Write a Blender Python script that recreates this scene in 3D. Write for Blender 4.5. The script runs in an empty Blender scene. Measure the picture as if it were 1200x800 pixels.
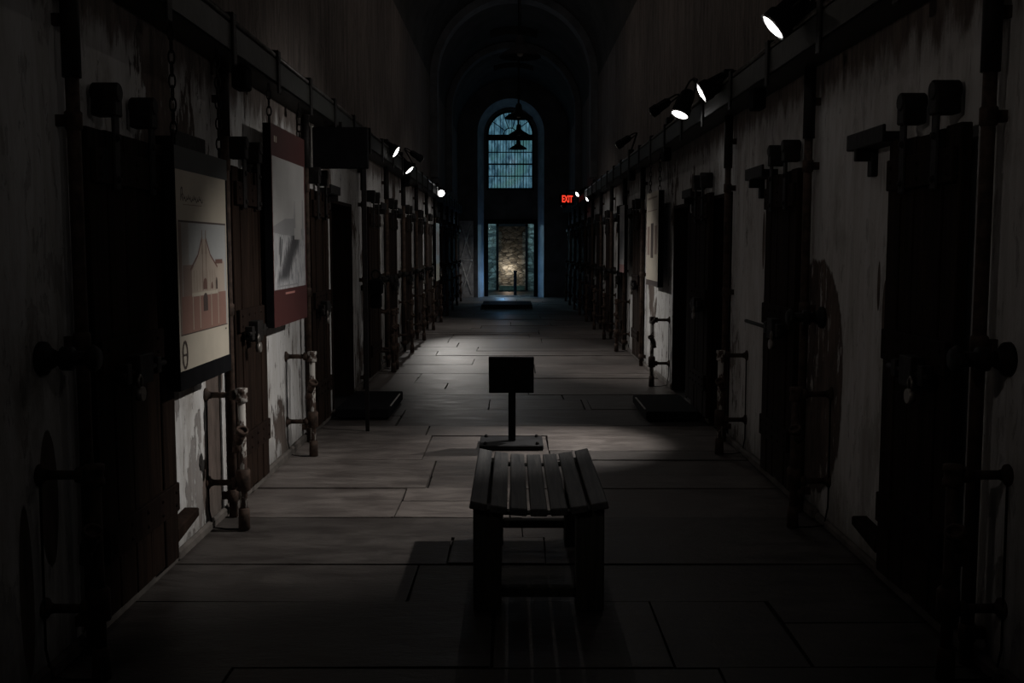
import bpy, bmesh, math, random
from mathutils import Vector, Matrix
random.seed(7)
PI = math.pi
sc = bpy.context.scene
col = sc.collection
V = Vector

# ------------------------------------------------------------------ helpers
def box(bm, x0, x1, y0, y1, z0, z1, mi=0):
    vs = [bm.verts.new((x, y, z)) for x in (x0, x1) for y in (y0, y1) for z in (z0, z1)]
    for q in ((0,1,3,2),(4,6,7,5),(0,4,5,1),(2,3,7,6),(0,2,6,4),(1,5,7,3)):
        f = bm.faces.new([vs[i] for i in q]); f.material_index = mi
    return vs

def quad(bm, pts, mi=0):
    f = bm.faces.new([bm.verts.new(p) for p in pts]); f.material_index = mi
    return f

def frame_of(d):
    d = V(d).normalized()
    u = d.cross(V((0,0,1)))
    if u.length < 1e-3: u = V((1,0,0))
    u.normalize()
    return u, d.cross(u).normalized()

def tube(bm, p, q, r, n=10, r2=None, cap=True, mi=0, smooth=True):
    p, q = V(p), V(q)
    r2 = r if r2 is None else r2
    u, w = frame_of(q-p)
    a = [bm.verts.new(p + (u*math.cos(t)+w*math.sin(t))*r) for t in (2*PI*i/n for i in range(n))]
    b = [bm.verts.new(q + (u*math.cos(t)+w*math.sin(t))*r2) for t in (2*PI*i/n for i in range(n))]
    for i in range(n):
        f = bm.faces.new((a[i], a[(i+1)%n], b[(i+1)%n], b[i])); f.smooth = smooth; f.material_index = mi
    if cap:
        for l in (list(reversed(a)), b):
            f = bm.faces.new(l); f.material_index = mi

def path(bm, pts, r, n=8):
    pts = [V(p) for p in pts]
    rings = []
    for i, p in enumerate(pts):
        d = (pts[min(i+1, len(pts)-1)] - pts[max(i-1, 0)])
        u, w = frame_of(d)
        if rings:
            pu = rings[-1][1]
            u = (pu - d.normalized()*pu.dot(d.normalized())).normalized()
            w = d.normalized().cross(u)
        rings.append(([bm.verts.new(p+(u*math.cos(t)+w*math.sin(t))*r) for t in (2*PI*k/n for k in range(n))], u))
    for (a, _), (b, _) in zip(rings, rings[1:]):
        for k in range(n):
            f = bm.faces.new((a[k], a[(k+1)%n], b[(k+1)%n], b[k])); f.smooth = True
    bm.faces.new(list(reversed(rings[0][0]))); bm.faces.new(rings[-1][0])

def lathe(bm, prof, base, axis=(0,0,1), n=24, mi=0):
    """prof = [(radius, along)]"""
    base = V(base); d = V(axis).normalized(); u, w = frame_of(d)
    rings = []
    for r, h in prof:
        if r < 1e-5: rings.append([bm.verts.new(base+d*h)])
        else: rings.append([bm.verts.new(base+d*h+(u*math.cos(2*PI*i/n)+w*math.sin(2*PI*i/n))*r) for i in range(n)])
    for a, b in zip(rings, rings[1:]):
        for i in range(n):
            j = (i+1) % n
            va = [a[0]] if len(a) == 1 else [a[i], a[j]]
            vb = [b[0]] if len(b) == 1 else [b[j], b[i]]
            l = va + vb
            if len(l) > 2:
                f = bm.faces.new(l); f.smooth = True; f.material_index = mi

def obj(name, bm, mats, parent=None, loc=None, bevel=0.0):
    bmesh.ops.recalc_face_normals(bm, faces=bm.faces[:])
    if bevel:
        es = [e for e in bm.edges if len(e.link_faces) == 2 and e.calc_face_angle(0) > 0.6]
        bmesh.ops.bevel(bm, geom=es, offset=bevel, segments=1, affect='EDGES', clamp_overlap=True)
    me = bpy.data.meshes.new(name); bm.to_mesh(me); bm.free()
    for m in (mats if isinstance(mats, (list, tuple)) else [mats]): me.materials.append(m)
    o = bpy.data.objects.new(name, me); col.objects.link(o)
    if parent is not None: o.parent = parent
    if loc is not None: o.location = loc
    return o

def thing(name, label, cat, loc=(0,0,0), rotz=0, group=None):
    o = bpy.data.objects.new(name, None); o.empty_display_size = .1
    col.objects.link(o); o.location = loc; o.rotation_euler = (0,0,rotz)
    return tag(o, label, cat, group)

def tag(o, label, cat, group=None):
    o['label'] = label; o['category'] = cat
    if group: o['group'] = group
    return o

def struct(name, bm, m, bevel=0):
    o = obj(name, bm, m, bevel=bevel); o['kind'] = 'structure'; return o

def dup(o, parent=None):
    c = o.copy(); col.objects.link(c)
    if parent is not None: c.parent = parent
    for ch in list(o.children): dup(ch, c)
    return c

# ------------------------------------------------------------------ materials
class NT:
    def __init__(s, name):
        s.m = bpy.data.materials.new(name); s.m.use_nodes = True
        s.t = s.m.node_tree; s.t.nodes.clear()
        s.out = s.n('ShaderNodeOutputMaterial'); s.b = s.n('ShaderNodeBsdfPrincipled')
        s.t.links.new(s.b.outputs[0], s.out.inputs[0])
    def n(s, k, **kw):
        x = s.t.nodes.new(k)
        for a, v in kw.items(): setattr(x, a, v)
        return x
    def put(s, sock, v):
        if isinstance(v, bpy.types.NodeSocket): s.t.links.new(v, sock)
        elif v is not None:
            if sock.type == 'RGBA' and len(v) == 3: v = (*v, 1)
            sock.default_value = v
    def math(s, op, a, b=None, c=None, clamp=False):
        x = s.n('ShaderNodeMath', operation=op, use_clamp=clamp)
        s.put(x.inputs[0], a); s.put(x.inputs[1], b)
        if c is not None: s.put(x.inputs[2], c)
        return x.outputs[0]
    def mix(s, f, a, b, mode='MIX'):
        x = s.n('ShaderNodeMix', data_type='RGBA', blend_type=mode)
        s.put(x.inputs[0], f); s.put(x.inputs[6], a); s.put(x.inputs[7], b)
        return x.outputs[2]
    def coord(s, scale=(1,1,1), loc=(0,0,0), kind='Object'):
        c = s.n('ShaderNodeTexCoord'); mp = s.n('ShaderNodeMapping')
        mp.inputs['Scale'].default_value = scale; mp.inputs['Location'].default_value = loc
        s.t.links.new(c.outputs[kind], mp.inputs[0]); return mp.outputs[0]
    def noise(s, vec, scale, detail=6, rough=.6, dist=0):
        x = s.n('ShaderNodeTexNoise'); s.put(x.inputs['Vector'], vec)
        x.inputs['Scale'].default_value = scale; x.inputs['Detail'].default_value = detail
        x.inputs['Roughness'].default_value = rough; x.inputs['Distortion'].default_value = dist
        return x.outputs[0]
    def ss(s, v, a, b):
        x = s.n('ShaderNodeMapRange', interpolation_type='SMOOTHSTEP')
        s.put(x.inputs[0], v); x.inputs[1].default_value = a; x.inputs[2].default_value = b
        return x.outputs[0]
    def bump(s, h, strength=.5, dist=.02):
        x = s.n('ShaderNodeBump'); s.put(x.inputs['Height'], h)
        x.inputs['Strength'].default_value = strength; x.inputs['Distance'].default_value = dist
        s.t.links.new(x.outputs[0], s.b.inputs['Normal'])
    def set(s, col=None, rough=None, metal=None, spec=None):
        if col is not None: s.put(s.b.inputs['Base Color'], col)
        if rough is not None: s.put(s.b.inputs['Roughness'], rough)
        if metal is not None: s.put(s.b.inputs['Metallic'], metal)
        if spec is not None: s.put(s.b.inputs['Specular IOR Level'], spec)
        return s.m

def simple(name, c, rough=.7, metal=0, spec=.3, var=.35, scale=9, bump=.15, sc3=(1,1,1)):
    t = NT(name); v = t.coord(sc3)
    n = t.noise(v, scale)
    t.set(t.mix(t.ss(n, .3, .7), tuple(k*(1-var) for k in c), tuple(min(1, k*(1+var)) for k in c)), rough, metal, spec)
    if bump: t.bump(n, bump, .01)
    return t.m

def emit(name, c, strength, var=0):
    t = NT(name); t.b.inputs['Base Color'].default_value = (*c, 1)
    t.b.inputs['Emission Color'].default_value = (*c, 1)
    t.b.inputs['Emission Strength'].default_value = strength
    return t.m

def plaster(name, side):
    """old whitewash peeling off brown render; the paint goes grey-brown above the rail"""
    t = NT(name)
    p = t.coord(); sep = t.n('ShaderNodeSeparateXYZ'); t.put(sep.inputs[0], p)
    y, z = sep.outputs[1], sep.outputs[2]
    st = t.coord((1, 1.5, .42))
    fine = t.noise(st, 9, 8, .68)
    big = t.noise(t.coord((1, 1, .55)), 1.15, 5, .6, .6)
    streak = t.noise(t.coord((1, 4, .55)), 2.6, 8, .7, .8)
    chips = t.noise(t.coord((1, 2.2, .55), (3, 1, 2)), 7.5, 9, .72, .3)
    grime = t.noise(t.coord((1, 1, .8), (8, 2, 1)), 2.3, 6, .65)
    # peeling mask
    if side == 'left':
        c0 = t.n('ShaderNodeVectorMath', operation='DISTANCE'); t.put(c0.inputs[0], p); c0.inputs[1].default_value = (-1.62, 5.0, 2.15)
        big = t.math('ADD', big, t.math('MULTIPLY', t.math('SUBTRACT', 1, t.ss(c0.outputs['Value'], .1, .75)), .085))
    m1 = t.ss(t.math('ADD', big, t.math('MULTIPLY', t.math('SUBTRACT', fine, .5), .34)), .585, .60)
    m2 = t.ss(chips, .595, .612)
    mask = t.math('MAXIMUM', m1, m2)
    wob = t.math('MULTIPLY', t.math('SUBTRACT', fine, .5), .5)
    def ell(yc, zc, ry, rz, pw=2):
        a = t.math('POWER', t.math('ABSOLUTE', t.math('DIVIDE', t.math('SUBTRACT', y, yc), ry)), pw)
        b = t.math('POWER', t.math('ABSOLUTE', t.math('DIVIDE', t.math('SUBTRACT', z, zc), rz)), pw)
        d = t.math('ADD', t.math('ADD', a, b), wob)
        return t.math('SUBTRACT', 1, t.ss(d, .92, 1.0))
    def soft(yc, zc, ry, rz):
        a = t.math('POWER', t.math('DIVIDE', t.math('SUBTRACT', y, yc), ry), 2)
        b = t.math('POWER', t.math('DIVIDE', t.math('SUBTRACT', z, zc), rz), 2)
        return t.math('SUBTRACT', 1, t.ss(t.math('ADD', a, b), .5, 1.4))
    patch = None
    if side == 'left':
        clean = soft(5.05, .55, .34, .75)
        mask = t.math('MULTIPLY', mask, t.math('SUBTRACT', 1, t.math('MULTIPLY', clean, .35)))
        near = t.math('SUBTRACT', 1, t.ss(y, 3.9, 4.6))
        mask = t.math('MULTIPLY', mask, t.math('SUBTRACT', 1, t.math('MULTIPLY', near, .7)))
        patch = t.math('MAXIMUM', ell(5.50, .50, .13, .62, 4), ell(5.42, .22, .15, .2))
        mask = t.math('MAXIMUM', mask, patch)
        for e in ((3.52, .62, .07, .25), (3.33, .35, .05, .3), (5.66, .82, .03, .12)):
            mask = t.math('MAXIMUM', mask, ell(*e))
    else:
        low = t.math('SUBTRACT', 1, t.ss(y, 6.2, 8.5))
        mask = t.math('MULTIPLY', mask, t.math('SUBTRACT', 1, t.math('MULTIPLY', low, .75)))
        patch = ell(5.72, .78, .50, .66, 2.4)
        flake = t.ss(t.noise(t.coord((1, 3, .6), (5, 5, 5)), 5, 6, .7), .60, .62)
        mask = t.math('MAXIMUM', mask, t.math('MULTIPLY', patch, t.math('SUBTRACT', 1, flake)))
        for e in ((6.95, 1.55, .035, .2), (4.66, 1.2, .04, .16), (4.75, 1.32, .02, .12)):
            mask = t.math('MAXIMUM', mask, ell(*e))
    paint = t.mix(t.ss(streak, .30, .80), (.54, .54, .545), (.36, .345, .325))
    paint = t.mix(t.math('MULTIPLY', t.ss(grime, .5, .75), .7), paint, (.20, .18, .16))
    base = t.mix(t.ss(fine, .3, .7), (.135, .106, .092), (.062, .049, .043))
    # above the service rail: bare dirty render; a ragged boundary
    zz = t.math('ADD', z, t.math('MULTIPLY', t.math('SUBTRACT', t.noise(t.coord((1, 2.5, .7)), 3, 7, .7), .5), .55))
    upper = t.ss(zz, 2.28, 2.42)
    up_c = t.mix(t.ss(streak, .35, .65), (.19, .16, .145), (.10, .085, .078))
    c = t.mix(mask, paint, base)
    c = t.mix(upper, c, up_c)
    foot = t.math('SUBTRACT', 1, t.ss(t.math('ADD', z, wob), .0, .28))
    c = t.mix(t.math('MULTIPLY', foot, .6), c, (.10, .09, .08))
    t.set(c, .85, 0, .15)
    h = t.math('ADD', t.math('MULTIPLY', t.math('SUBTRACT', 1, mask), .6), t.math('MULTIPLY', fine, .55))
    t.bump(h, .75, .018)
    return t.m

M = {}
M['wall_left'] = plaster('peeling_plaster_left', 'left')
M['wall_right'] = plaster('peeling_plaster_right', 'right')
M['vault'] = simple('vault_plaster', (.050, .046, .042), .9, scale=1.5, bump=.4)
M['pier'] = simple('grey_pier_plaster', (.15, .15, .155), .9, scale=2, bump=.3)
M['end'] = simple('end_wall_plaster', (.085, .085, .09), .9, scale=2, bump=.3)
M['reveal'] = simple('white_reveal_plaster', (.36, .37, .39), .85, scale=3, bump=.2, var=.2)
M['iron'] = simple('blackened_iron', (.010, .0085, .008), .65, .2, .2, bump=.4, scale=30)
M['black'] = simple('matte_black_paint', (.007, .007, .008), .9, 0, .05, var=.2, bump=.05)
M['rail'] = simple('dark_green_grey_rail_paint', (.018, .019, .016), .6, .2, .4, bump=.3)
M['steel'] = simple('scuffed_conduit_steel', (.10, .095, .09), .4, .7, .5, scale=14)
M['rust'] = simple('rusty_pipe_iron', (.05, .032, .024), .75, .3, .3, scale=18, var=.6, bump=.5)
M['brass'] = simple('dull_padlock_metal', (.18, .165, .15), .45, .6, .5)
M['edge'] = simple('pale_edge', (.34, .33, .31), .6)
M['leather'] = simple('dark_sheet', (.02, .02, .021), .5)
M['kerb'] = simple('stone_kerb', (.085, .075, .068), .85, scale=6, bump=.4)
M['dgrey'] = simple('charcoal_base_metal', (.017, .017, .0185), .8, .1, .2, bump=.1)
M['white_board'] = simple('faded_white_board', (.30, .30, .31), .8, scale=4, var=.4)
M['silver'] = simple('spotlight_reflector', (.6, .6, .6), .25, .9, .5, bump=0)

def paint_pipe():
    t = NT('flaking_white_pipe_paint'); n = t.noise(t.coord((1,1,.45)), 16, 7, .65)
    m = t.ss(n, .47, .50)
    t.set(t.mix(m, (.38, .36, .335), (.06, .038, .03)), .65, 0, .3); t.bump(m, .5, .004); return t.m
M['pipe'] = paint_pipe()

def wood(name, a, b, rough=.7, scale=(14, 14, .8), spec=.25):
    t = NT(name); n = t.noise(t.coord(scale), 2.2, 8, .65, .4)
    n2 = t.noise(t.coord((2,2,2)), 1.3, 3)
    f = t.math('ADD', t.math('MULTIPLY', n, .75), t.math('MULTIPLY', n2, .25))
    t.set(t.mix(t.ss(f, .36, .66), a, b), rough, 0, spec); t.bump(n, .35, .006); return t.m
M['door'] = wood('old_brown_door_wood', (.009, .0055, .004), (.024, .0145, .0105), .85, (14, 14, .8), .06)
M['door_edge'] = wood('dark_door_batten_wood', (.008, .005, .004), (.020, .012, .009), .85, (14, 14, .8), .06)
M['slat'] = wood('weathered_grey_slat_wood', (.036, .037, .040), (.10, .098, .096), .55, (22, .9, 22), .4)
M['bench'] = wood('bench_frame_wood', (.032, .033, .028), (.07, .068, .058), .65, (14, 14, .9))

def floor_mat():
    t = NT('worn_flagstones'); v = t.coord((1, 2.6, 1))
    n = t.noise(v, 3.2, 9, .68, .3); n2 = t.noise(t.coord(), .9, 4); f = t.noise(t.coord(), 34, 6, .7)
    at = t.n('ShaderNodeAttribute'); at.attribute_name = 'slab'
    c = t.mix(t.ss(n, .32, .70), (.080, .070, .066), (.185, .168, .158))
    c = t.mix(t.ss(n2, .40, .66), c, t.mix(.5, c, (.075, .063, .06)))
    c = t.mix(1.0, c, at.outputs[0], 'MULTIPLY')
    t.set(c, t.math('ADD', .26, t.math('MULTIPLY', n, .45)), 0, .4)
    t.bump(t.math('ADD', n, t.math('MULTIPLY', f, .35)), .5, .014); return t.m
M['floor'] = floor_mat()
M['joint'] = simple('floor_joint_dirt', (.02, .018, .017), .95)

def stone_mat():
    t = NT('rubble_stone_masonry'); v = t.coord((1, 1, 1.0))
    mp = t.coord(kind='Object'); 
    w = t.n('ShaderNodeTexVoronoi'); t.put(w.inputs['Vector'], t.coord((4.2, 1, 9.5))); w.inputs['Scale'].default_value = 1.1
    e = t.n('ShaderNodeTexVoronoi', feature='DISTANCE_TO_EDGE'); t.put(e.inputs['Vector'], t.coord((4.2, 1, 9.5))); e.inputs['Scale'].default_value = 1.1
    n = t.noise(v, 6, 6)
    c = t.mix(t.ss(w.outputs['Color'], .25, .8), (.06, .075, .08), (.34, .38, .37))
    c = t.mix(t.ss(n, .35, .7), c, (.16, .17, .15)); c = t.mix(t.ss(e.outputs[0], .0, .07), (.05, .055, .055), c)
    t.set(c, .9, 0, .15); t.bump(t.math('ADD', t.ss(e.outputs[0], 0, .1), n), .6, .03); return t.m
M['stone'] = stone_mat()

def pane_mat():
    """obscured, dusk-lit old window glass with the pattern of trees behind"""
    t = NT('dusk_window_glass')
    n = t.noise(t.coord((5, 5, 1.6)), 2.6, 6, .65); n2 = t.noise(t.coord((1, 1, 1)), 1.5, 3)
    c = t.mix(t.ss(n, .33, .68), (.012, .040, .066), (.085, .20, .27))
    c = t.mix(t.ss(n2, .45, .7), c, (.045, .13, .135))
    t.set((.02, .03, .035), .15, 0, .4)
    t.put(t.b.inputs['Emission Color'], c); t.b.inputs['Emission Strength'].default_value = 1.0
    return t.m
M['pane'] = pane_mat()

def glass_mat():
    t = NT('door_glass'); tr = t.n('ShaderNodeBsdfTransparent'); gl = t.n('ShaderNodeBsdfGlossy'); mx = t.n('ShaderNodeMixShader')
    gl.inputs['Roughness'].default_value = 0; tr.inputs[0].default_value = (.93, .97, .97, 1)
    mx.inputs[0].default_value = .006
    t.t.links.new(tr.outputs[0], mx.inputs[1]); t.t.links.new(gl.outputs[0], mx.inputs[2]); t.t.links.new(mx.outputs[0], t.out.inputs[0])
    return t.m
M['glass'] = glass_mat()
M['lens'] = emit('lit_spotlight_lens', (1, .98, .95), 9)
M['exit_red'] = emit('red_exit_letters', (1, .06, .03), 1.0)
def flat(name, c, rough=.6): return simple(name, c, rough, 0, .3, var=.06, scale=5, bump=0)

# ------------------------------------------------------------------ dimensions (metres)
XL, XR = -1.62, 1.70
Y0, Y1 = -4.0, 31.0
SPRING, RAD, XC = 4.85, 1.66, .04
H_DOOR = 1.95
LEFT_DOORS = [3.78, 5.72, 7.95, 11.15] + [12.95 + 2*k for k in range(9)]
RIGHT_DOORS = [3.76, 5.90, 8.52, 13.1] + [15.1 + 2*k for k in range(8)]
LEFT_OPEN = [(9.15, 10.35)]
RIGHT_OPEN = [(7.95, 8.62), (9.85, 10.75)]
ORD = ['first', 'second', 'third', 'fourth', 'fifth', 'sixth', 'seventh', 'eighth', 'ninth', 'tenth', 'eleventh', 'twelfth', 'thirteenth', 'fourteenth']

# ------------------------------------------------------------------ setting
bm = bmesh.new()
lay = bm.loops.layers.float_color.new('slab')
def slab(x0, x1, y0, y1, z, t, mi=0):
    if 8.5 < (y0+y1)/2 < 10.4: t *= .34  # shadow band across the floor painted into the slab colour
    if (y0+y1)/2 < 5.6: t *= .38  # unlit foreground floor, its shade also put into the slab colour
    elif (y0+y1)/2 < 7.4 and (x0+x1)/2 > .3: t *= .68  # dim right-hand floor shaded the same way
    j = .006
    vs = []
    for x, y in ((x0, y0), (x1, y0), (x1, y1), (x0, y1)):
        vs.append(V((x+random.uniform(-j, j), y+random.uniform(-j, j), z+random.uniform(-.002, .002))))
    tv = [bm.verts.new(v) for v in vs]
    cx, cy = (x0+x1)/2, (y0+y1)/2
    bv = [bm.verts.new((v.x, v.y, -.05)) for v in vs]
    fs = [bm.faces.new(tv)] + [bm.faces.new((tv[i], bv[i], bv[(i+1)%4], tv[(i+1)%4])) for i in range(4)]
    for f in fs:
        f.material_index = mi
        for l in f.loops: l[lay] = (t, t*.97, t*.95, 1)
y = Y0
while y < Y1+.6:
    d = random.uniform(.42, .95)
    for c in (5.62, 8.55, 10.4):
        if y < c < y+d+.3: d = c-y
    n = random.choice((1, 2, 2, 3))
    cuts = sorted(random.uniform(-1.1, 1.1) for _ in range(n))
    if n > 1 and cuts[1]-cuts[0] < .4: cuts = [cuts[0]]
    xs = [XL+.0] + cuts + [XR-.0]
    for a, b in zip(xs, xs[1:]):
        if random.random() < .22 and d > .6:
            s = random.uniform(.35, .65)
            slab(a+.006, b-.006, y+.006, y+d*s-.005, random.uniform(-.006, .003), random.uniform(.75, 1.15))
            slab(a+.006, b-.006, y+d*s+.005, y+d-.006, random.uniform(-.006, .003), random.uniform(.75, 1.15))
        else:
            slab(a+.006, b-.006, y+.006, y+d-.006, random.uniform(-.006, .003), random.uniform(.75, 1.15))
    y += d
f = quad(bm, [(XL-.9, Y0-.2, -.02), (XR+.9, Y0-.2, -.02), (XR+.9, 45, -.02), (XL-.9, 45, -.02)], 1)
for l in f.loops: l[lay] = (1, 1, 1, 1)
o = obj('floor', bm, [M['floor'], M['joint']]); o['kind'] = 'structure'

def wall(name, x, sgn, opens, m):
    bm = bmesh.new(); T = .5; top = SPRING+.15
    edges = [Y0] + [e for ab in opens for e in ab] + [Y1]
    for a, b in zip(edges[::2], edges[1::2]):
        box(bm, min(x, x+sgn*T), max(x, x+sgn*T), a, b, -.05, top)
    for a, b in opens:
        box(bm, min(x, x+sgn*T), max(x, x+sgn*T), a, b, H_DOOR-.02, top)
        xb = x+sgn*(T+.5)
        box(bm, min(xb, xb+sgn*.1), max(xb, xb+sgn*.1), a-.6, b+.6, -.05, 2.6, 1)      # back of the cell, its darkness painted as black walls
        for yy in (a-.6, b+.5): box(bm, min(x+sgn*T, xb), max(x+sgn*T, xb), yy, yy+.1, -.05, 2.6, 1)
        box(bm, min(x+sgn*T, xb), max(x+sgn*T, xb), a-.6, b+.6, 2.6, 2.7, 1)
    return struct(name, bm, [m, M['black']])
wall('wall_left', XL, -1, LEFT_OPEN, M['wall_left'])
wall('wall_right', XR, 1, RIGHT_OPEN, M['wall_right'])

bm = bmesh.new()
for X, sg_, opens in ((XL, -1, LEFT_OPEN), (XR, 1, RIGHT_OPEN)):      # added dark linings paint the shaded jambs of the open doorways black
    for a, b in opens:
        xa, xb = sorted((X-sg_*.012, X+sg_*.49))
        box(bm, xa, xb, a, a+.03, 0, H_DOOR-.02); box(bm, xa, xb, b-.03, b, 0, H_DOOR-.02); box(bm, xa, xb, a, b, H_DOOR-.05, H_DOOR-.02)
struct('trim_5', bm, M['door_edge'])
bm = bmesh.new(); box(bm, XL-.5, XR+.5, Y0-.2, Y0, -.05, 7); struct('wall_back', bm, M['end'])

for nm, x, s, opens in (('baseboard_left', XL, 1, LEFT_OPEN), ('baseboard_right', XR, -1, RIGHT_OPEN)):
    bm = bmesh.new()
    edges = [2.0] + [e for ab in opens for e in ab] + [30.6]
    for a, b in zip(edges[::2], edges[1::2]):
        yy = a
        while yy < b:
            L = min(random.uniform(.9, 1.6), b-yy)
            w = .035+random.uniform(-.008, .008)
            box(bm, min(x, x+s*w), max(x, x+s*w), yy+.004, yy+L-.004, 0, .058+random.uniform(-.012, .012)); yy += L
    struct(nm, bm, M['kerb'], bevel=.012)

# vault with rectangular rooflights
SKY = [(1.0, 1.9), (5.0, 5.9), (9.0, 9.9), (13.9, 14.8), (18.9, 19.8), (23.8, 24.7), (28.4, 29.2)]
NSEG = 28
def vp(i, y, r=RAD): a = PI*i/NSEG; return (XC+r*math.cos(a), y, SPRING+r*math.sin(a))
bm = bmesh.new()
ys = sorted({Y0, Y1} | {e for ab in SKY for e in ab} | set(range(-2, 31, 3)))
for a, b in zip(ys, ys[1:]):
    sky = any(s0 <= a and b <= s1 for s0, s1 in SKY)
    for i in range(NSEG):
        if sky and 11 <= i <= 16: continue
        quad(bm, [vp(i, a), vp(i+1, a), vp(i+1, b), vp(i, b)]).smooth = True
for s0, s1 in SKY:                                               # wells up to the rooflight glass
    zt = SPRING+RAD+.9
    l, r = vp(17, s0), vp(11, s0)
    for X in (l[0], r[0]):
        quad(bm, [(X, s0, l[2]), (X, s1, l[2]), (X, s1, zt), (X, s0, zt)])
    for yy in (s0, s1):
        arc = [vp(i, yy) for i in range(11, 18)]
        quad(bm, arc + [(l[0], yy, zt), (r[0], yy, zt)])
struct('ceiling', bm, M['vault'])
bm = bmesh.new()
for s0, s1 in SKY:
    l, r = vp(17, s0), vp(11, s0); zt = SPRING+RAD+.9
    quad(bm, [(l[0], s0, zt), (r[0], s0, zt), (r[0], s1, zt), (l[0], s1, zt)])
sg = struct('window_2', bm, M['black'])
# wall plates above the springing, filling to the vault edge
bm = bmesh.new()
for X, s in ((XL, -1), (XR, 1)):
    box(bm, min(X-.0*s, X+s*.3), max(X, X+s*.3), Y0, Y1, SPRING+.1, SPRING+.3)
struct('trim_2', bm, M['vault'])

# transverse ribs and their flat piers
k = 3
for yr in (20.6, 25.6):
    bm = bmesh.new(); r0, r1 = RAD-.14, RAD+.02
    for i in range(NSEG):
        for A, B in ((r0, r0), ):
            quad(bm, [vp(i, yr, r0), vp(i+1, yr, r0), vp(i+1, yr+.45, r0), vp(i, yr+.45, r0)]).smooth = True
        for yy in (yr, yr+.45):
            quad(bm, [vp(i, yy, r0), vp(i+1, yy, r0), vp(i+1, yy, r1), vp(i, yy, r1)])
    box(bm, XL-.05, XC-r0, yr, yr+.45, 2.9, SPRING); box(bm, XC+r0, XR+.05, yr, yr+.45, 2.9, SPRING)
    struct('trim_%d' % k, bm, M['pier']); k += 1

# end wall: niche holding the doorway below and the arched window above
NX0, NX1, NT_, ND = -1.03, .96, 5.92, .55
ncx = (NX0+NX1)/2; nr = (NX1-NX0)/2; nsp = NT_-nr
def arch_pts(cx, r, sp, x0, x1, z0, n=20):
    return [(x0, z0)] + [(cx-r*math.cos(PI*i/n), sp+r*math.sin(PI*i/n)) for i in range(n+1)] + [(x1, z0)]
def wall_with_hole(bm, X0, X1, Z0, Z1, hole, y, mi=0, n=20):
    """front face at y of a wall X0..X1 x Z0..Z1 with an arched hole running down to hole[0].z"""
    L, R = hole[0], hole[-1]
    quad(bm, [(X0, y, L[1]), (L[0], y, L[1]), (L[0], y, hole[1][1]), (X0, y, hole[1][1])], mi)
    quad(bm, [(R[0], y, R[1]), (X1, y, R[1]), (X1, y, hole[1][1]), (R[0], y, hole[1][1])], mi)
    pts = hole[1:-1]; h = len(pts)//2
    for i in range(len(pts)-1):
        a, b = pts[i], pts[i+1]
        fa = X0+(X1-X0)*i/(len(pts)-1); fb = X0+(X1-X0)*(i+1)/(len(pts)-1)
        quad(bm, [(a[0], y, a[1]), (b[0], y, b[1]), (fb, y, Z1), (fa, y, Z1)], mi)
    quad(bm, [(X0, y, pts[0][1]), (pts[0][0], y, pts[0][1]), (X0, y, Z1)], mi)
    quad(bm, [(X1, y, pts[-1][1]), (pts[-1][0], y, pts[-1][1]), (X1, y, Z1)], mi)
    if L[1] > Z0+.01: quad(bm, [(X0, y, Z0), (X1, y, Z0), (X1, y, L[1]), (X0, y, L[1])], mi)
bm = bmesh.new()
niche = arch_pts(ncx, nr, nsp, NX0, NX1, -.02)
wall_with_hole(bm, XL-.4, XR+.4, -.02, 7.2, niche, Y1)
niche_b = arch_pts(ncx, nr-.18, nsp, NX0+.18, NX1-.18, -.02)
for (a, b), (c, d) in zip(zip(niche, niche[1:]), zip(niche_b, niche_b[1:])):
    quad(bm, [(a[0], Y1, a[1]), (b[0], Y1, b[1]), (d[0], Y1+ND, d[1]), (c[0], Y1+ND, c[1])], 1)
YB = Y1+ND
DX0, DX1, DZ = -.82, .76, 2.34                                  # doorway
WX0, WX1, WZ0, WSP = -.78, .68, 3.25, 4.93                       # window opening
wcx = (WX0+WX1)/2; wr = (WX1-WX0)/2
win = arch_pts(wcx, wr, WSP, WX0, WX1, WZ0)
wall_with_hole(bm, NX0-.1, NX1+.1, DZ, 6.2, win, YB, 2)
quad(bm, [(NX0-.1, YB, -.02), (DX0, YB, -.02), (DX0, YB, DZ), (NX0-.1, YB, DZ)], 2)
quad(bm, [(DX1, YB, -.02), (NX1+.1, YB, -.02), (NX1+.1, YB, DZ), (DX1, YB, DZ)], 2)
for a, b in zip(win+[win[0]], (win+[win[0]])[1:]):
    quad(bm, [(a[0], YB, a[1]), (b[0], YB, b[1]), (b[0], YB+.25, b[1]), (a[0], YB+.25, a[1])], 2)
struct('wall_end', bm, [M['end'], M['reveal'], M['end']])

# arched window: frame, glazing bars, pane, security bars
bm = bmesh.new(); yw = YB+.12
def frame_arc(bm, cx, r, sp, w, y0, y1, n=24):
    for i in range(n):
        a, b = PI*i/n, PI*(i+1)/n
        P = lambda t, rr, y: (cx-rr*math.cos(t), y, sp+rr*math.sin(t))
        quad(bm, [P(a, r, y0), P(b, r, y0), P(b, r-w, y0), P(a, r-w, y0)])
        quad(bm, [P(a, r-w, y0), P(b, r-w, y0), P(b, r-w, y1), P(a, r-w, y1)])
frame_arc(bm, wcx, wr, WSP, .07, yw, yw+.08)
box(bm, WX0, WX0+.07, yw, yw+.08, WZ0, WSP); box(bm, WX1-.07, WX1, yw, yw+.08, WZ0, WSP)
box(bm, WX0, WX1, yw, yw+.08, WZ0, WZ0+.07); box(bm, WX0, WX1, yw-.02, yw+.08, WSP-.17, WSP)
w_o = struct('window_1', bm, M['black'])
bm = bmesh.new()
ix0, ix1, iz0, iz1 = WX0+.07, WX1-.07, WZ0+.07, WSP-.17
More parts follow.
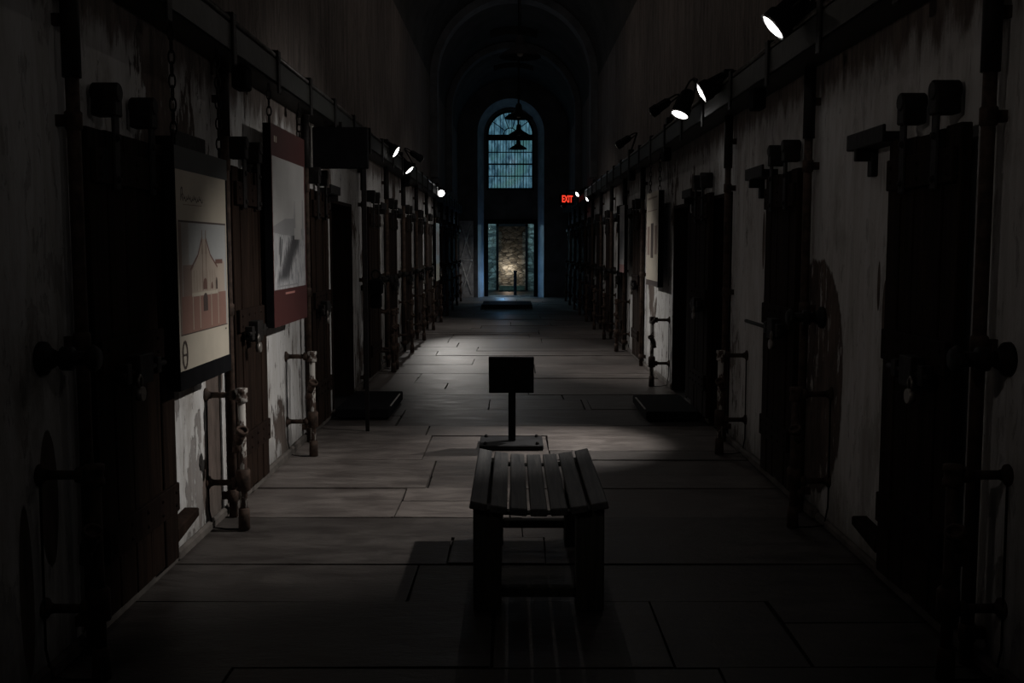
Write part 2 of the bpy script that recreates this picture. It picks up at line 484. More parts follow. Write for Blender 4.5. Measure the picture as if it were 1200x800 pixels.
for i in range(1, 5):
    x = ix0+(ix1-ix0)*i/5; box(bm, x-.014, x+.014, yw, yw+.06, iz0, iz1)
for i in range(1, 4):
    z = iz0+(iz1-iz0)*i/4; h = .022 if i == 2 else .013; box(bm, ix0, ix1, yw, yw+.06, z-h, z+h)
for a in (36, 72, 108, 144):
    t = math.radians(a); tube(bm, (wcx+.2*math.cos(t), yw+.03, WSP+.2*math.sin(t)), (wcx+(wr-.06)*math.cos(t), yw+.03, WSP+(wr-.06)*math.sin(t)), .014, 6)
path(bm, [(wcx+.2*math.cos(PI*i/12), yw+.03, WSP+.2*math.sin(PI*i/12)) for i in range(13)], .016, 6)
obj('glazing_bars', bm, M['black'], w_o)
bm = bmesh.new()
for i in range(1, 15):
    x = ix0+(ix1-ix0)*i/15
    if i % 3 == 0: continue
    tube(bm, (x, yw+.17, WZ0+.02), (x, yw+.17, WSP+math.sqrt(max(0, (wr-.03)**2-(x-wcx)**2))), .008, 6)
obj('security_bars', bm, M['black'], w_o)
bm = bmesh.new()
bm.faces.new([bm.verts.new((x, yw+.20, z)) for x, z in win])
obj('glass_pane', bm, M['pane'], w_o)

# glazed doorway
bm = bmesh.new(); yd = YB-.06
box(bm, DX0-.02, DX0+.09, yd, yd+.14, 0, DZ); box(bm, DX1-.09, DX1+.02, yd, yd+.14, 0, DZ); box(bm, DX0-.02, DX1+.02, yd, yd+.14, DZ-.12, DZ+.02)
d_o = struct('door_1', bm, M['black'], bevel=.006)
bm = bmesh.new(); box(bm, DX0+.09, DX1-.09, yd+.06, yd+.07, .03, DZ-.12); obj('glass_pane', bm, M['glass'], d_o)
bm = bmesh.new(); box(bm, DX0+.09, DX1-.09, yd+.03, yd+.10, 0, .03); obj('sill', bm, M['edge'], d_o)

# stone vestibule seen through the glass
bm = bmesh.new(); YV = 36.2
box(bm, -2.2, -.50, YV, YV+.5, -.05, 3.2); box(bm, .50, 2.2, YV, YV+.5, -.05, 3.2); box(bm, -.5, .5, YV, YV+.5, 2.28, 3.2)
box(bm, -2.4, -2.2, YB+.3, YV+.5, -.05, 3.2); box(bm, 2.2, 2.4, YB+.3, YV+.5, -.05, 3.2); box(bm, -2.4, 2.4, YB+.3, YV+4, 3.0, 3.2)
box(bm, -1.2, 1.2, YV+2.6, YV+2.8, -.05, 3.2); box(bm, -1.3, -1.2, YV+.5, YV+2.8, -.05, 3.2); box(bm, 1.2, 1.3, YV+.5, YV+2.8, -.05, 3.2)
struct('wall_beyond', bm, M['stone'])
bm = bmesh.new(); box(bm, -2.2, 2.2, YB+.15, YV+2.6, -.06, -.004); struct('floor_beyond', bm, M['floor'])
bm = bmesh.new()
box(bm, -.56, -.47, YV-.05, YV+.1, 0, 2.32); box(bm, .47, .56, YV-.05, YV+.1, 0, 2.32); box(bm, -.56, .56, YV-.05, YV+.1, 2.24, 2.34)
struct('door_2', bm, M['black'])
bm = bmesh.new(); box(bm, -.45, .45, YV-.35, YV-.02, 0, .17); box(bm, -.33, .33, YV-.62, YV-.35, 0, .08)
tag(obj('stone_step', bm, simple('mossy_step', (.05, .065, .05)), bevel=.015), 'low dark green step at the inner doorway beyond the glass', 'step')
bm = bmesh.new()
lathe(bm, [(0, 0), (.09, 0), (.09, .015), (.048, .02), (.048, .74), (.055, .75), (.055, .79), (0, .80)], (.1, YB+.5, -.004), n=16)
tag(obj('bollard', bm, M['black']), 'black post standing just behind the glass doorway', 'post')

# ------------------------------------------------------------------ service rails (beam, conduit, clamps)
def rail(side):
    s = 1 if side == 'left' else -1
    X = XL if side == 'left' else XR
    xo = -1.44 if side == 'left' else 1.50
    t = thing('service_rail', 'long dark steel beam with conduits running along the %s wall above the doors' % side, 'rail', (X, 0, 2.5))
    ya, yb = (.5, 30.2)
    bm = bmesh.new(); w = abs(X-xo)
    x0, x1 = (0, w) if s > 0 else (-w, 0)
    fx = x1 if s > 0 else x0
    box(bm, min(fx, fx-s*.012), max(fx, fx-s*.012), ya, yb, 0, .15)          # front web
    box(bm, x0, x1, ya, yb, .0, .012)
    box(bm, x0, x1, ya, yb, .138, .15)
    obj('beam', bm, M['rail'], t, bevel=.003)
    for dx, dz, r, m in ((.02, .172, .018, 'steel'), (.065, .176, .02, 'iron'), (.11, .168, .014, 'iron')):
        bm = bmesh.new(); tube(bm, (fx-s*dx, ya, dz), (fx-s*dx, yb, dz), r, 10); obj('conduit', bm, M[m], t)
    yy = 1.3 if s > 0 else 1.0
    while yy < yb:
        bm = bmesh.new()
        box(bm, x0, x1, yy, yy+.05, .15, .205); box(bm, min(fx, fx+s*.012), max(fx, fx+s*.012), yy-.01, yy+.06, -.06, .205)
        obj('clamp', bm, M['iron'], t, bevel=.006); yy += 1.02
    for yj in ((5.72, 8.6, 14.7) if s > 0 else (6.55, 10.4, 13.4)):
        bm = bmesh.new(); box(bm, min(fx-s*.1, fx-s*.02), max(fx-s*.1, fx-s*.02), yj, yj+.14, -.13, 0)
        obj('junction_box', bm, M['black'], t, bevel=.01)
    return t
rail('left'); rail('right')

# ------------------------------------------------------------------ cell fittings, built facing +X (left wall), origin at the wall foot
def make_door(w, ext):
    t = thing('cell_door', '-', 'door')
    bm = bmesh.new(); n = 5; pw = w/n; dl = random.Random(int(w*1000))
    for i in range(n):
        box(bm, .03, .075+dl.uniform(-.004, .004), i*pw+.003, (i+1)*pw-.003, .075+dl.uniform(-.008, .008), H_DOOR+dl.uniform(-.01, .01))
    box(bm, .025, .06, .01, w-.01, .09, H_DOOR-.02)
    obj('plank_leaf', bm, M['door'], t, bevel=.004)
    for z in (.30, 1.02, 1.74):
        bm = bmesh.new(); box(bm, .073, .095, .02, w-.02, z, z+.13)
        for k in range(5):
            for dz in (.035, .095): lathe(bm, [(.011, 0), (.009, .006), (0, .008)], (.095, .07+k*(w-.14)/4, z+dz), (1,0,0), 8)
        obj('batten', bm, M['door_edge'], t, bevel=.004)
    for yh in (w*.24, w*.70):
        bm = bmesh.new()
        box(bm, .093, .105, yh-.03, yh+.03, 1.72, 2.02)
        box(bm, .02, .115, yh-.038, yh+.038, 2.0, 2.095)
        tube(bm, (.015, yh, 2.09), (.12, yh, 2.09), .038, 14)
        for z in (1.76, 1.92): lathe(bm, [(.016, 0), (.014, .01), (0, .013)], (.105, yh, z), (1,0,0), 8)
        obj('hanger', bm, M['iron'], t, bevel=.006)
    lt = bmesh.new()
    tube(lt, (.125, w*.12, 1.01), (.125, ext, 1.01), .013, 8)
    box(lt, .095, .14, w*.16, w*.16+.05, .97, 1.05); box(lt, .095, .14, w*.55, w*.55+.05, .975, 1.045)
    box(lt, .093, .15, w*.28, w*.46, .955, 1.075)
    lo = obj('latch_bar', lt, M['iron'], t, bevel=.004)
    pm = bmesh.new(); tube(pm, (.14, w*.27, .925), (.165, w*.27, .925), .029, 16); path(pm, [(.152, w*.27-.018, .95), (.152, w*.27-.018, .985), (.152, w*.27, 1.0), (.152, w*.27+.018, .985), (.152, w*.27+.018, .95)], .006, 6)
    po = obj('padlock', pm, M['brass'], lo); po['label'] = 'round pale metal padlock'
    return t

def make_track():
    t = thing('door_track', '-', 'track')
    bm = bmesh.new(); box(bm, -.01, .10, .0, .48, 1.955, 2.0); box(bm, .09, .105, 0, .48, 1.955, 2.03)
    obj('track_bar', bm, M['iron'], t, bevel=.004)
    for yy in (.34,):
        bm = bmesh.new(); box(bm, -.01, .03, yy, yy+.06, 1.83, 1.957); box(bm, .03, .10, yy+.015, yy+.045, 1.90, 1.957)
        obj('bracket', bm, M['iron'], t, bevel=.004)
    return t

def make_post():
    t = thing('vertical_pipe', '-', 'pipe')
    bm = bmesh.new(); tube(bm, (.06, 0, 0), (.06, 0, 2.495), .024, 12); obj('pipe', bm, M['rust'], t)
    for z in (.12, 1.16, 1.95, 2.3):
        bm = bmesh.new(); lathe(bm, [(.024, -.035), (.030, -.028), (.031, .028), (.024, .035)], (.06, 0, z), n=12); box(bm, 0, .06, -.014, .014, z-.02, z+.02)
        obj('coupling', bm, M['rust'], t)
    bm = bmesh.new(); tube(bm, (.06, 0, 2.1), (.06, 0, 2.49), .033, 12); obj('sleeve', bm, M['iron'], t)
    return t

def make_riser(paint):
    t = thing('standpipe', '-', 'pipe')
    px = .19
    bm = bmesh.new(); tube(bm, (px, 0, .0), (px, 0, .73), .021, 12); obj('riser_tube', bm, paint, t)
    bm = bmesh.new(); lathe(bm, [(.021, -.04), (.034, -.035), (.034, -.015), (.03, -.01), (.03, .01), (.034, .015), (.034, .035), (0, .04)], (px, 0, .725), n=12); obj('tee', bm, paint, t)
    bm = bmesh.new(); lathe(bm, [(.021, -.06), (.038, -.055), (.038, .05), (.03, .06), (.021, .06)], (px, 0, .27), n=12); obj('collar', bm, M['rust'], t)
    bm = bmesh.new(); lathe(bm, [(.022, 0), (.032, .0), (.03, .11), (.022, .115)], (px, 0, .004), n=12); obj('foot_sleeve', bm, M['rust'], t)
    for z in (.725, .255):
        bm = bmesh.new(); tube(bm, (0, 0, z), (px, 0, z), .016, 10); tube(bm, (px-.06, 0, z), (px-.03, 0, z), .028, 8)
        a = obj('wall_arm', bm, M['rust'], t)
        bm = bmesh.new(); lathe(bm, [(0, 0), (.038, 0), (.036, .010), (.022, .018), (.017, .032)], (0, 0, z), (1,0,0), 16); obj('flange', bm, M['rust'], a)
    bm = bmesh.new()
    tube(bm, (px, 0, .50), (px-.01, -.06, .505), .02, 10); tube(bm, (px-.01, -.055, .485), (px+.02, -.085, .545), .026, 12); lathe(bm, [(.026, 0), (.034, 0), (.034, .02), (.024, .022), (.024, 0)], (px+.018, -.083, .54), (.03, -.03, .06), 12)
    tube(bm, (px-.02, -.05, .43), (px-.01, -.06, .50), .022, 10)
    obj('outlet_valve', bm, M['rust'], t)
    bm = bmesh.new(); path(bm, [(.012, -.02, .70), (.010, -.02, .4), (.012, -.03, .12), (.03, -.03, .02), (.10, -.02, .008), (px, -.02, .008)], .0045, 6); obj('wire', bm, M['black'], t)
    return t

def make_valve():
    t = thing('wall_valve', '-', 'valve')
    bm = bmesh.new(); lathe(bm, [(0, 0), (.060, 0), (.058, .018), (.042, .028), (.03, .05)], (0, 0, 1.12), (1,0,0), 18); obj('flange', bm, M['iron'], t)
    bm = bmesh.new(); tube(bm, (.02, 0, 1.12), (.17, 0, 1.12), .026, 12); lathe(bm, [(.026, .07), (.042, .075), (.042, .11), (.026, .115)], (0, 0, 1.12), (1,0,0), 12); obj('spindle', bm, M['iron'], t)
    bm = bmesh.new(); lathe(bm, [(0, .165), (.036, .165), (.05, .18), (.036, .20), (0, .20)], (0, 0, 1.12), (1,0,0), 14); box(bm, .17, .19, -.06, .06, 1.108, 1.132); obj('handle', bm, M['iron'], t)
    return t

used = set()
def place(src, X, y, side, label, group):
    if src.name not in used: used.add(src.name); o = src
    else: o = dup(src)
    o.location = (X, y, 0)
    if side == 'right': o.scale = (-1, 1, 1)
    o['label'] = label; o['group'] = group
    return o

dw, dn, dx = make_door(.86, .60), make_door(.70, .50), make_door(.70, .98)
trk, pst, rsr, rsd, vlv = make_track(), make_post(), make_riser(M['pipe']), make_riser(M['rust']), make_valve()
SPECIAL_L = ['dark plank sliding door nearest on the left, partly behind the church drawing panel',
             'brown plank sliding door between the church drawing panel and the red banner',
             'brown plank sliding door just past the red banner under the black panel']
SPECIAL_R = ['very dark plank sliding door nearest on the right wall with pale round padlock',
             'dark plank sliding door beside the brown arched patch on the right wall',
             'brown plank sliding door pushed open beside a black opening on the right wall']
for side, X, doors, spec in (('left', XL, LEFT_DOORS, SPECIAL_L), ('right', XR, RIGHT_DOORS, SPECIAL_R)):
    for i, y in enumerate(doors):
        lab = spec[i] if i < 3 else 'plank sliding cell door, %s from the camera along the %s wall' % (ORD[i], side)
        src = (dx if i == 1 and side == 'right' else dn) if (side == 'right' or i in (1, 2)) else dw
        place(src, X, y, side, lab, 'sliding cell doors along the corridor')
        if not (side == 'left' and 18.9 < y < 19): place(trk, X, y+(.87 if src is dw else .71), side, 'iron sliding track bracketed beside the top of the %s door on the %s wall' % (ORD[i], side), 'iron door tracks')
    posts = ([3.70, 5.63, 7.82, 10.86] if side == 'left' else [3.58, 5.74, 7.86, 12.95]) + [d-.12 for d in doors[4:]]
    for i, y in enumerate(posts):
        place(pst, X, y, side, 'rusty upright pipe clamped to the %s wall, %s from the camera' % (side, ORD[i]), 'upright pipes between cell doors')
    ris = ([3.45, 5.36, 7.28, 12.28] if side == 'left' else [3.45, 5.40, 7.36, 11.0]) + [d-.35 for d in doors[4:]]
    for i, y in enumerate(ris):
        dark = not (5 < y < 8 if side == 'left' else 7 < y < 12)
        place(rsd if dark else rsr, X, y, side, ('dark rusty' if dark else 'flaking painted')+' standpipe with two wall arms, %s from the camera along the %s wall' % (ORD[i], side), 'standpipes along the corridor walls')
    vs = ([3.50, 12.2] if side == 'left' else [3.48, 5.58]) + [d-.3 for d in doors[4:]]
    for i, y in enumerate(v for v in vs if not (side == 'left' and 19.7 < v < 21 or side == 'right' and 14 < v < 15.1)):
        place(vlv, X, y, side, 'black iron wall valve with round flange, %s from the camera on the %s wall' % (ORD[i], side), 'iron wall valves')

for X, s_, y_, lab in ((XL, 1, 4.66, 'small wooden guide block low on the left wall beside the nearest door'), (XR, -1, 4.50, 'small wooden guide block low on the right wall beside the nearest door')):
    bm = bmesh.new(); x0, x1 = sorted((X-s_*.01, X+s_*.07)); vs = box(bm, x0, x1, y_, y_+.32, .13, .20)
    for v in vs:
        if v.co.y > y_+.1: v.co.z += .02 if v.co.z > .15 else .045
    tag(obj('door_guide', bm, M['door'], bevel=.006), lab, 'block')
# dark plank lining beside the half-open right door
bm = bmesh.new()
for i in range(3): box(bm, XR-.035, XR-.004, 9.27+i*.17, 9.43+i*.17, .08, 1.82)
tag(obj('plank_lining', bm, M['door'], bevel=.004), 'tall brown plank lining on the right wall beyond the half-open door', 'plank')

# lever lock hanging on the left wall
t = thing('lever_lock', 'black iron lock box with ring on top hung on the left wall between doors', 'lock', (XL, 10.95, 0))
bm = bmesh.new(); box(bm, .095, .23, -.02, .12, 1.0, 1.16); box(bm, -.01, .095, .02, .08, 1.04, 1.10); box(bm, .10, .22, .0, .10, .85, 1.0); obj('lock_case', bm, M['black'], t, bevel=.015)
bm = bmesh.new(); path(bm, [(.16+.045*math.cos(a), .05, 1.21+.05*math.sin(a)) for a in (2*PI*i/16 for i in range(17))], .011, 8); obj('ring', bm, M['iron'], t)
bm = bmesh.new(); path(bm, [(.23, .05, 1.13), (.26, .04, 1.10), (.265, .04, 1.0)], .011, 8); obj('lever', bm, M['steel'], t)

# ------------------------------------------------------------------ low platforms on the floor
def platform(x0, x1, y0, y1, h, label, edge_side):
    t = thing('threshold_platform', label, 'platform', ((x0+x1)/2, (y0+y1)/2, 0))
    w, d = (x1-x0)/2, (y1-y0)/2
    bm = bmesh.new(); box(bm, -w, w, -d, d, .015, h); box(bm, -w+.03, w-.03, -d+.03, d-.03, 0, .015); obj('deck', bm, M['black'], t, bevel=.008)
    bm = bmesh.new(); xe = w if edge_side > 0 else -w
    box(bm, min(xe-edge_side*.012, xe), max(xe-edge_side*.012, xe), -d*.75, d*.6, h+.001, h+.007); e = obj('edge_highlight', bm, M['edge'], t); e['label'] = 'thin pale strip painted as the edge highlight'  # highlight along the deck edge painted as a pale strip
    return t
platform(-1.54, -1.07, 8.85, 9.95, .10, 'low black platform on the floor at the left doorway', 1)
platform(1.16, 1.62, 8.75, 9.75, .09, 'low black platform on the floor at the right doorway', -1)
bm = bmesh.new(); box(bm, -.75, .50, 25.2, 27.0, .0, .10)
tag(obj('ramp_plate', bm, M['dgrey'], bevel=.01), 'low flat dark plate on the floor before the end doorway', 'plate')

# ------------------------------------------------------------------ bench
t = thing('slatted_bench', 'wooden bench with seven lengthwise slats and a dished seat, in the foreground', 'bench', (.11, 4.645, 0))
n = 7; W = .56; gap = .012; sw = (W-gap*(n-1))/n; LB = .555
def sag(x): return .474-.034*(1-(x/(W/2))**2)
for i in range(n):
    xc = -W/2+sw/2+i*(sw+gap)
    a = math.atan((sag(xc+.01)-sag(xc-.01))/.02)
    bm = bmesh.new(); vs = box(bm, -sw/2, sw/2, -LB, LB, -.032, 0)
    M4 = Matrix.Translation((xc, 0, sag(xc))) @ Matrix.Rotation(-a, 4, 'Y')
    bmesh.ops.transform(bm, matrix=M4, verts=bm.verts[:])
    obj('seat_slat', bm, M['slat'], t, bevel=.004)
for yy in (-LB+.03, LB-.14):
    for s in (-1, 1):
        bm = bmesh.new(); xo = .27
        box(bm, min(s*xo, s*(xo-.115)), max(s*xo, s*(xo-.115)), yy, yy+.11, 0, .43); obj('leg', bm, M['bench'], t, bevel=.005)
    bm = bmesh.new()                                              # dished apron under the slats
    N = 12; xs = [-.155+.31*i/N for i in range(N+1)]
    for yq in (yy+.03, yy+.08):
        for a, b in zip(xs, xs[1:]): quad(bm, [(a, yq, .40), (b, yq, .40), (b, yq, sag(b)-.034), (a, yq, sag(a)-.034)])
    for a, b in zip(xs, xs[1:]):
        quad(bm, [(a, yy+.03, .40), (b, yy+.03, .40), (b, yy+.08, .40), (a, yy+.08, .40)])
        quad(bm, [(a, yy+.03, sag(a)-.034), (b, yy+.03, sag(b)-.034), (b, yy+.08, sag(b)-.034), (a, yy+.08, sag(a)-.034)])
    obj('apron', bm, M['bench'], t)
    bm = bmesh.new(); box(bm, -.155, .155, yy+.03, yy+.08, .05 if yy < 0 else .082, .09 if yy < 0 else .122); obj('stretcher', bm, M['bench'], t, bevel=.004)
for s in (-1, 1):
    bm = bmesh.new(); box(bm, min(s*.25, s*.21), max(s*.25, s*.21), -LB+.14, LB-.14, .33, .425); obj('side_rail', bm, M['bench'], t, bevel=.004)

# ------------------------------------------------------------------ lectern
t = thing('reading_stand', 'small black lectern with tilted panel and flat base behind the bench', 'lectern', (0, 7.70, 0))
bm = bmesh.new(); box(bm, -.245, .235, -.19, .19, 0, .036); obj('base_plate', bm, M['dgrey'], t, bevel=.006)
for bx, by in ((-.20, -.15), (.19, -.15), (-.20, .15), (.19, .15)):
    bm = bmesh.new(); lathe(bm, [(.014, 0), (.014, .012), (.008, .02), (0, .022)], (bx, by, .036), n=8); obj('bolt', bm, M['iron'], t)
bm = bmesh.new(); box(bm, -.028, .028, -.028, .028, .042, .50); obj('post', bm, M['black'], t, bevel=.004)
bm = bmesh.new(); vs = box(bm, -.17, .17, -.012, .012, -.15, .15)
bmesh.ops.transform(bm, matrix=Matrix.Translation((-.005, -.035, .545)) @ Matrix.Rotation(math.radians(20), 4, 'X'), verts=bm.verts[:])
obj('panel', bm, M['black'], t, bevel=.004)
bm = bmesh.new(); box(bm, -.03, .03, -.05, .03, .46, .54); obj('tilt_bracket', bm, M['black'], t, bevel=.004)

# ------------------------------------------------------------------ hanging boards. local frame: u along +Y, v up, face towards +X (left) or -X (right)
class Board:
    def __init__(s, face_x, y0, y1, z0, z1, sgn, thick=.05):
        s.fx, s.y0, s.y1, s.z0, s.z1, s.s, s.th = face_x, y0, y1, z0, z1, sgn, thick
        s.bm = bmesh.new(); s.mats = []; s.lay = 0
    def mi(s, m):
        if m not in s.mats: s.mats.append(m)
        return s.mats.index(m)
    def P(s, u, v):
        uu = u if s.s > 0 else 1-u
        return V((s.s*(.0012+.00006*s.lay), (s.y1-s.y0)*uu - (s.y1-s.y0)/2, s.z0-s.z1+(s.z1-s.z0)*v))
    def poly(s, pts, m, up=True):
        s.lay += 1
        f = s.bm.faces.new([s.bm.verts.new(s.P(*p)) for p in pts]); f.material_index = s.mi(m)
    def rect(s, u0, u1, v0, v1, m): s.poly([(u0, v0), (u1, v0), (u1, v1), (u0, v1)], m)
    def stroke(s, pts, w, m):
        s.lay += 1; k = s.mi(m); asp = (s.z1-s.z0)/(s.y1-s.y0)
        for (a, b), (c, d) in zip(pts, pts[1:]):
            dx, dy = c-a, (d-b)*asp; L = math.hypot(dx, dy) or 1e-6
            nx, ny = -dy/L*w/2, dx/L*w/2/asp
            f = s.bm.faces.new([s.bm.verts.new(s.P(*q)) for q in ((a-nx, b-ny), (c-nx, d-ny), (c+nx, d+ny), (a+nx, b+ny))]); f.material_index = k
    def build(s, name, label, cat, board_mat, group=None):
        t = thing(name, label, cat, (s.fx, (s.y0+s.y1)/2, s.z1), 0, group)
        b = bmesh.new(); h = (s.y1-s.y0)/2
        box(b, min(0, -s.s*s.th), max(0, -s.s*s.th), -h, h, s.z0-s.z1, 0); obj('backing_board', b, board_mat, t, bevel=.003)
        me = bpy.data.meshes.new('print'); s.bm.to_mesh(me); s.bm.free()
        for m in s.mats: me.materials.append(m)
        o = bpy.data.objects.new('print', me); col.objects.link(o); o.parent = t
        return t
cream = flat('poster_cream_paper', (.52, .47, .39)); skyp = flat('print_pale_sky', (.40, .41, .41)); skyd = flat('print_dim_sky', (.33, .31, .29))
stone1 = flat('print_facade_buff', (.43, .36, .30)); stone2 = flat('print_facade_shade', (.25, .185, .155)); brick = flat('print_brick_red', (.27, .155, .125)); brickd = flat('print_brick_dark', (.16, .085, .07))
ink = flat('print_dark_ink', (.075, .055, .05)); slate = flat('board_grey_band', (.055, .058, .058))
B = Board(-1.465, 4.49, 5.31, .865, 1.945, 1)
B.rect(0, 1, .905, 1, slate); B.rect(0, 1, 0, .075, M['black'])
B.rect(0.005, .955, .08, .905, cream)
# heading: a flowing handwritten line that falls short of being readable
pts = []
for i in range(90):
    q = i/89; pts.append((.12+.36*q+.006*math.cos(q*71), .795+.009*math.sin(q*71)+.006*math.sin(q*23+1)))
B.stroke(pts, .008, ink); B.stroke([(.085, .78), (.095, .83), (.115, .835), (.12, .81), (.10, .80), (.13, .78)], .010, ink); B.stroke([(.12, .765), (.46, .768)], .004, stone2)
B.rect(.03, .935, .225, .70, ink); B.rect(.04, .93, .23, .692, skyp); B.rect(.04, .20, .23, .692, skyd); B.rect(.035, .075, .23, .69, stone2)
B.rect(.06, .91, .23, .385, brick)
B.rect(.09, .28, .385, .515, stone2); B.rect(.68, .89, .385, .525, stone1); B.rect(.70, .85, .515, .535, brickd)
B.poly([(.24, .385), (.72, .385), (.72, .50), (.60, .55), (.515, .625), (.44, .625), (.36, .55), (.24, .49)], stone1)
B.stroke([(.22, .495), (.36, .555), (.45, .635)], .013, brickd); B.stroke([(.74, .50), (.60, .555), (.51, .635)], .013, brickd)
for u in (.445, .515):
    B.poly([(u-.012, .56), (u+.012, .56), (u+.005, .665), (u-.005, .665)], stone2)
    B.stroke([(u, .40), (u, .60)], .012, stone2)
B.rect(.235, .73, .38, .395, cream)
for u in (.25, .38, .60, .74): B.stroke([(u, .24), (u, .385)], .014, stone1)
def archshape(u, v0, v1, w): return [(u-w, v0), (u+w, v0), (u+w, v1-.02), (u+w*.6, v1-.005), (u, v1), (u-w*.6, v1-.005), (u-w, v1-.02)]
B.poly(archshape(.485, .31, .39, .042), ink); B.poly(archshape(.485, .405, .455, .035), brickd); B.poly(archshape(.62, .405, .435, .02), brickd); B.poly(archshape(.715, .40, .455, .016), ink)
for k_ in range(9): B.stroke([(.28+.05*k_, .40), (.28+.05*k_, .49)], .004, stone2)
# oval mark with a bar
ov = [(.085+.040*math.cos(a), .145+.055*math.sin(a)) for a in (2*PI*i/20 for i in range(21))]
B.stroke(ov, .016, ink); B.stroke([(.06, .145), (.11, .145)], .012, ink)
B.rect(.87, .90, .205, .212, ink)
B.build('exhibit_board', 'thick black-edged display panel with brown church facade drawing on cream', 'poster', M['black'])

red = flat('banner_red', (.052, .0125, .0115)); photo = None
def photo_mat():
    t = NT('print_grey_photograph'); n = t.noise(t.coord((1, 7, 2.4)), 3.2, 10, .75, .6); sep = t.n('ShaderNodeSeparateXYZ'); t.put(sep.inputs[0], t.coord())
    # dark diagonal mass of rubble, pale sky above
    v = sep.outputs[2]; u = sep.outputs[1]
    diag = t.math('ABSOLUTE', t.math('SUBTRACT', u, t.math('MULTIPLY', t.math('ADD', v, .80), 1.43)))
    m = t.math('MULTIPLY', t.math('SUBTRACT', 1, t.ss(t.math('ADD', diag, t.math('MULTIPLY', t.math('SUBTRACT', n, .5), .5)), .06, .26)), t.math('MULTIPLY', t.ss(v, -1.0, -.93), t.math('SUBTRACT', 1, t.ss(v, -.66, -.55))))
    c = t.mix(t.ss(n, .36, .60), (.20, .205, .22), (.42, .42, .43)); c = t.mix(m, c, (.05, .05, .055))
    t.set(c, .6, 0, .3); return t.m
photo = photo_mat(); g1 = flat('print_grey_sky', (.34, .335, .33)); g2 = flat('print_grey_mid', (.23, .23, .235)); g3 = flat('print_grey_dark', (.09, .09, .095))
B = Board(-1.465, 6.30, 7.31, 1.005, 2.255, 1)
B.rect(0, 1, 0, 1, red); B.rect(.015, .965, .185, .845, g1)
B.rect(.015, .965, .185, .50, photo)
B.poly([(.015, .50), (.35, .545), (.62, .55), (.62, .46), (.3, .46), (.015, .47)], g2); B.rect(.62, .84, .44, .60, g1)
B.poly([(.60, .50), (.66, .50), (.645, .645), (.625, .645)], g2); B.poly([(.86, .44), (.92, .44), (.91, .66), (.88, .66)], g2)
B.stroke([(.16, .36), (.20, .45), (.19, .30), (.25, .44)], .02, g3); B.stroke([(.10, .2), (.7, .2)], .01, g2)
B.rect(.32, .60, .155, .165, flat('banner_pale_line', (.35, .16, .14)))
B.rect(.08, .11, .915, .945, cream); B.rect(.13, .15, .915, .945, cream)
bn = B.build('exhibit_board', 'thick dark red panel with grey photograph, hung beyond the church drawing panel', 'poster', M['black'])

B = Board(1.56, 10.98, 11.93, 1.075, 2.11, -1, .06)
B.rect(0, 1, 0, 1, cream); B.rect(0, 1, 0, .06, ink); B.rect(.08, .30, .33, .64, stone2); B.rect(.38, .62, .30, .67, ink); B.rect(.70, .92, .34, .64, stone2)
B.rect(.1, .9, .93, .95, stone2); B.rect(.1, .9, .80, .81, stone2)
B.build('exhibit_board', 'cream display panel with three dark upright pictures, hung on the right wall', 'poster', M['black'])
B = Board(1.56, 14.30, 14.90, 1.15, 2.09, -1, .05)
B.rect(0, 1, 0, 1, g1); B.rect(0, 1, 0, .12, flat('print_dusty_pink', (.33, .17, .16))); B.rect(.1, .9, .2, .62, g2)
B.build('exhibit_board', 'grey display panel with pink foot strip, further along the right wall', 'poster', M['black'])
B = Board(-1.47, 19.92, 20.8, .85, 1.98, 1, .05)
bl = flat('print_pale_blue', (.26, .33, .38)); B.rect(0, 1, 0, 1, bl); B.rect(0, 1, 0, .3, flat('print_pale_olive', (.30, .30, .25))); B.rect(.15, .85, .45, .85, g2)
B.build('exhibit_board', 'pale blue display panel far down the left wall by the bright spotlight', 'poster', M['black'])

# chains: alternate links in one mesh each
def chain(x, y, z0, z1, label):
    bm = bmesh.new(); pitch = .052; n = max(2, int(round((z1-z0)/pitch))); pitch = (z1-z0)/n
    for i in range(n):
        zc = -(i+.5)*pitch; hl, hw = pitch*.5+.006, .0135
        pts = []
        for a in range(13):
            q = 2*PI*a/12; d = hw*math.cos(q); zz = zc+hl*math.sin(q)
            pts.append((d, 0, zz) if i % 2 else (0, d, zz))
        path(bm, pts, .0042, 6)
    tag(obj('hanging_chain', bm, M['iron'], loc=(x, y, z1)), label, 'chain', 'chains holding the display panels')
chain(-1.485, 4.56, 1.945, 2.505, 'long dark chain at the near corner of the church drawing panel')
chain(-1.485, 5.26, 1.945, 2.505, 'dark chain at the far corner of the church drawing panel')
chain(-1.485, 6.36, 2.255, 2.505, 'short dark chain at the near corner of the red banner panel')
chain(-1.485, 7.25, 2.255, 2.505, 'short dark chain at the far corner of the red banner panel')
chain(1.585, 11.08, 2.11, 2.505, 'dark chain at the near corner of the cream panel on the right wall')
chain(1.585, 11.83, 2.11, 2.505, 'dark chain at the far corner of the cream panel on the right wall')

# black flat panel under the left rail, facing down the corridor
t = thing('black_signboard', 'black rectangular panel facing the camera under the left rail', 'panel', (-1.37, 8.30, 2.13))
bm = bmesh.new(); box(bm, -.22, .22, -.03, .03, 0, .325); obj('casing', bm, M['black'], t, bevel=.006)
bm = bmesh.new(); box(bm, -.232, -.22, -.028, .03, -.01, .335); e = obj('lit_edge', bm, M['edge'], t); e['label'] = 'pale strip painted as the lit left edge'  # light catching the casing edge painted as a pale strip
bm = bmesh.new()
for x in (-.12, .0): box(bm, x-.012, x+.012, -.01, .01, .325, .368)
obj('hanger', bm, M['iron'], t)
bm = bmesh.new(); box(bm, .17, .20, -.012, .012, -2.13, .0); obj('support_post', bm, M['iron'], t)

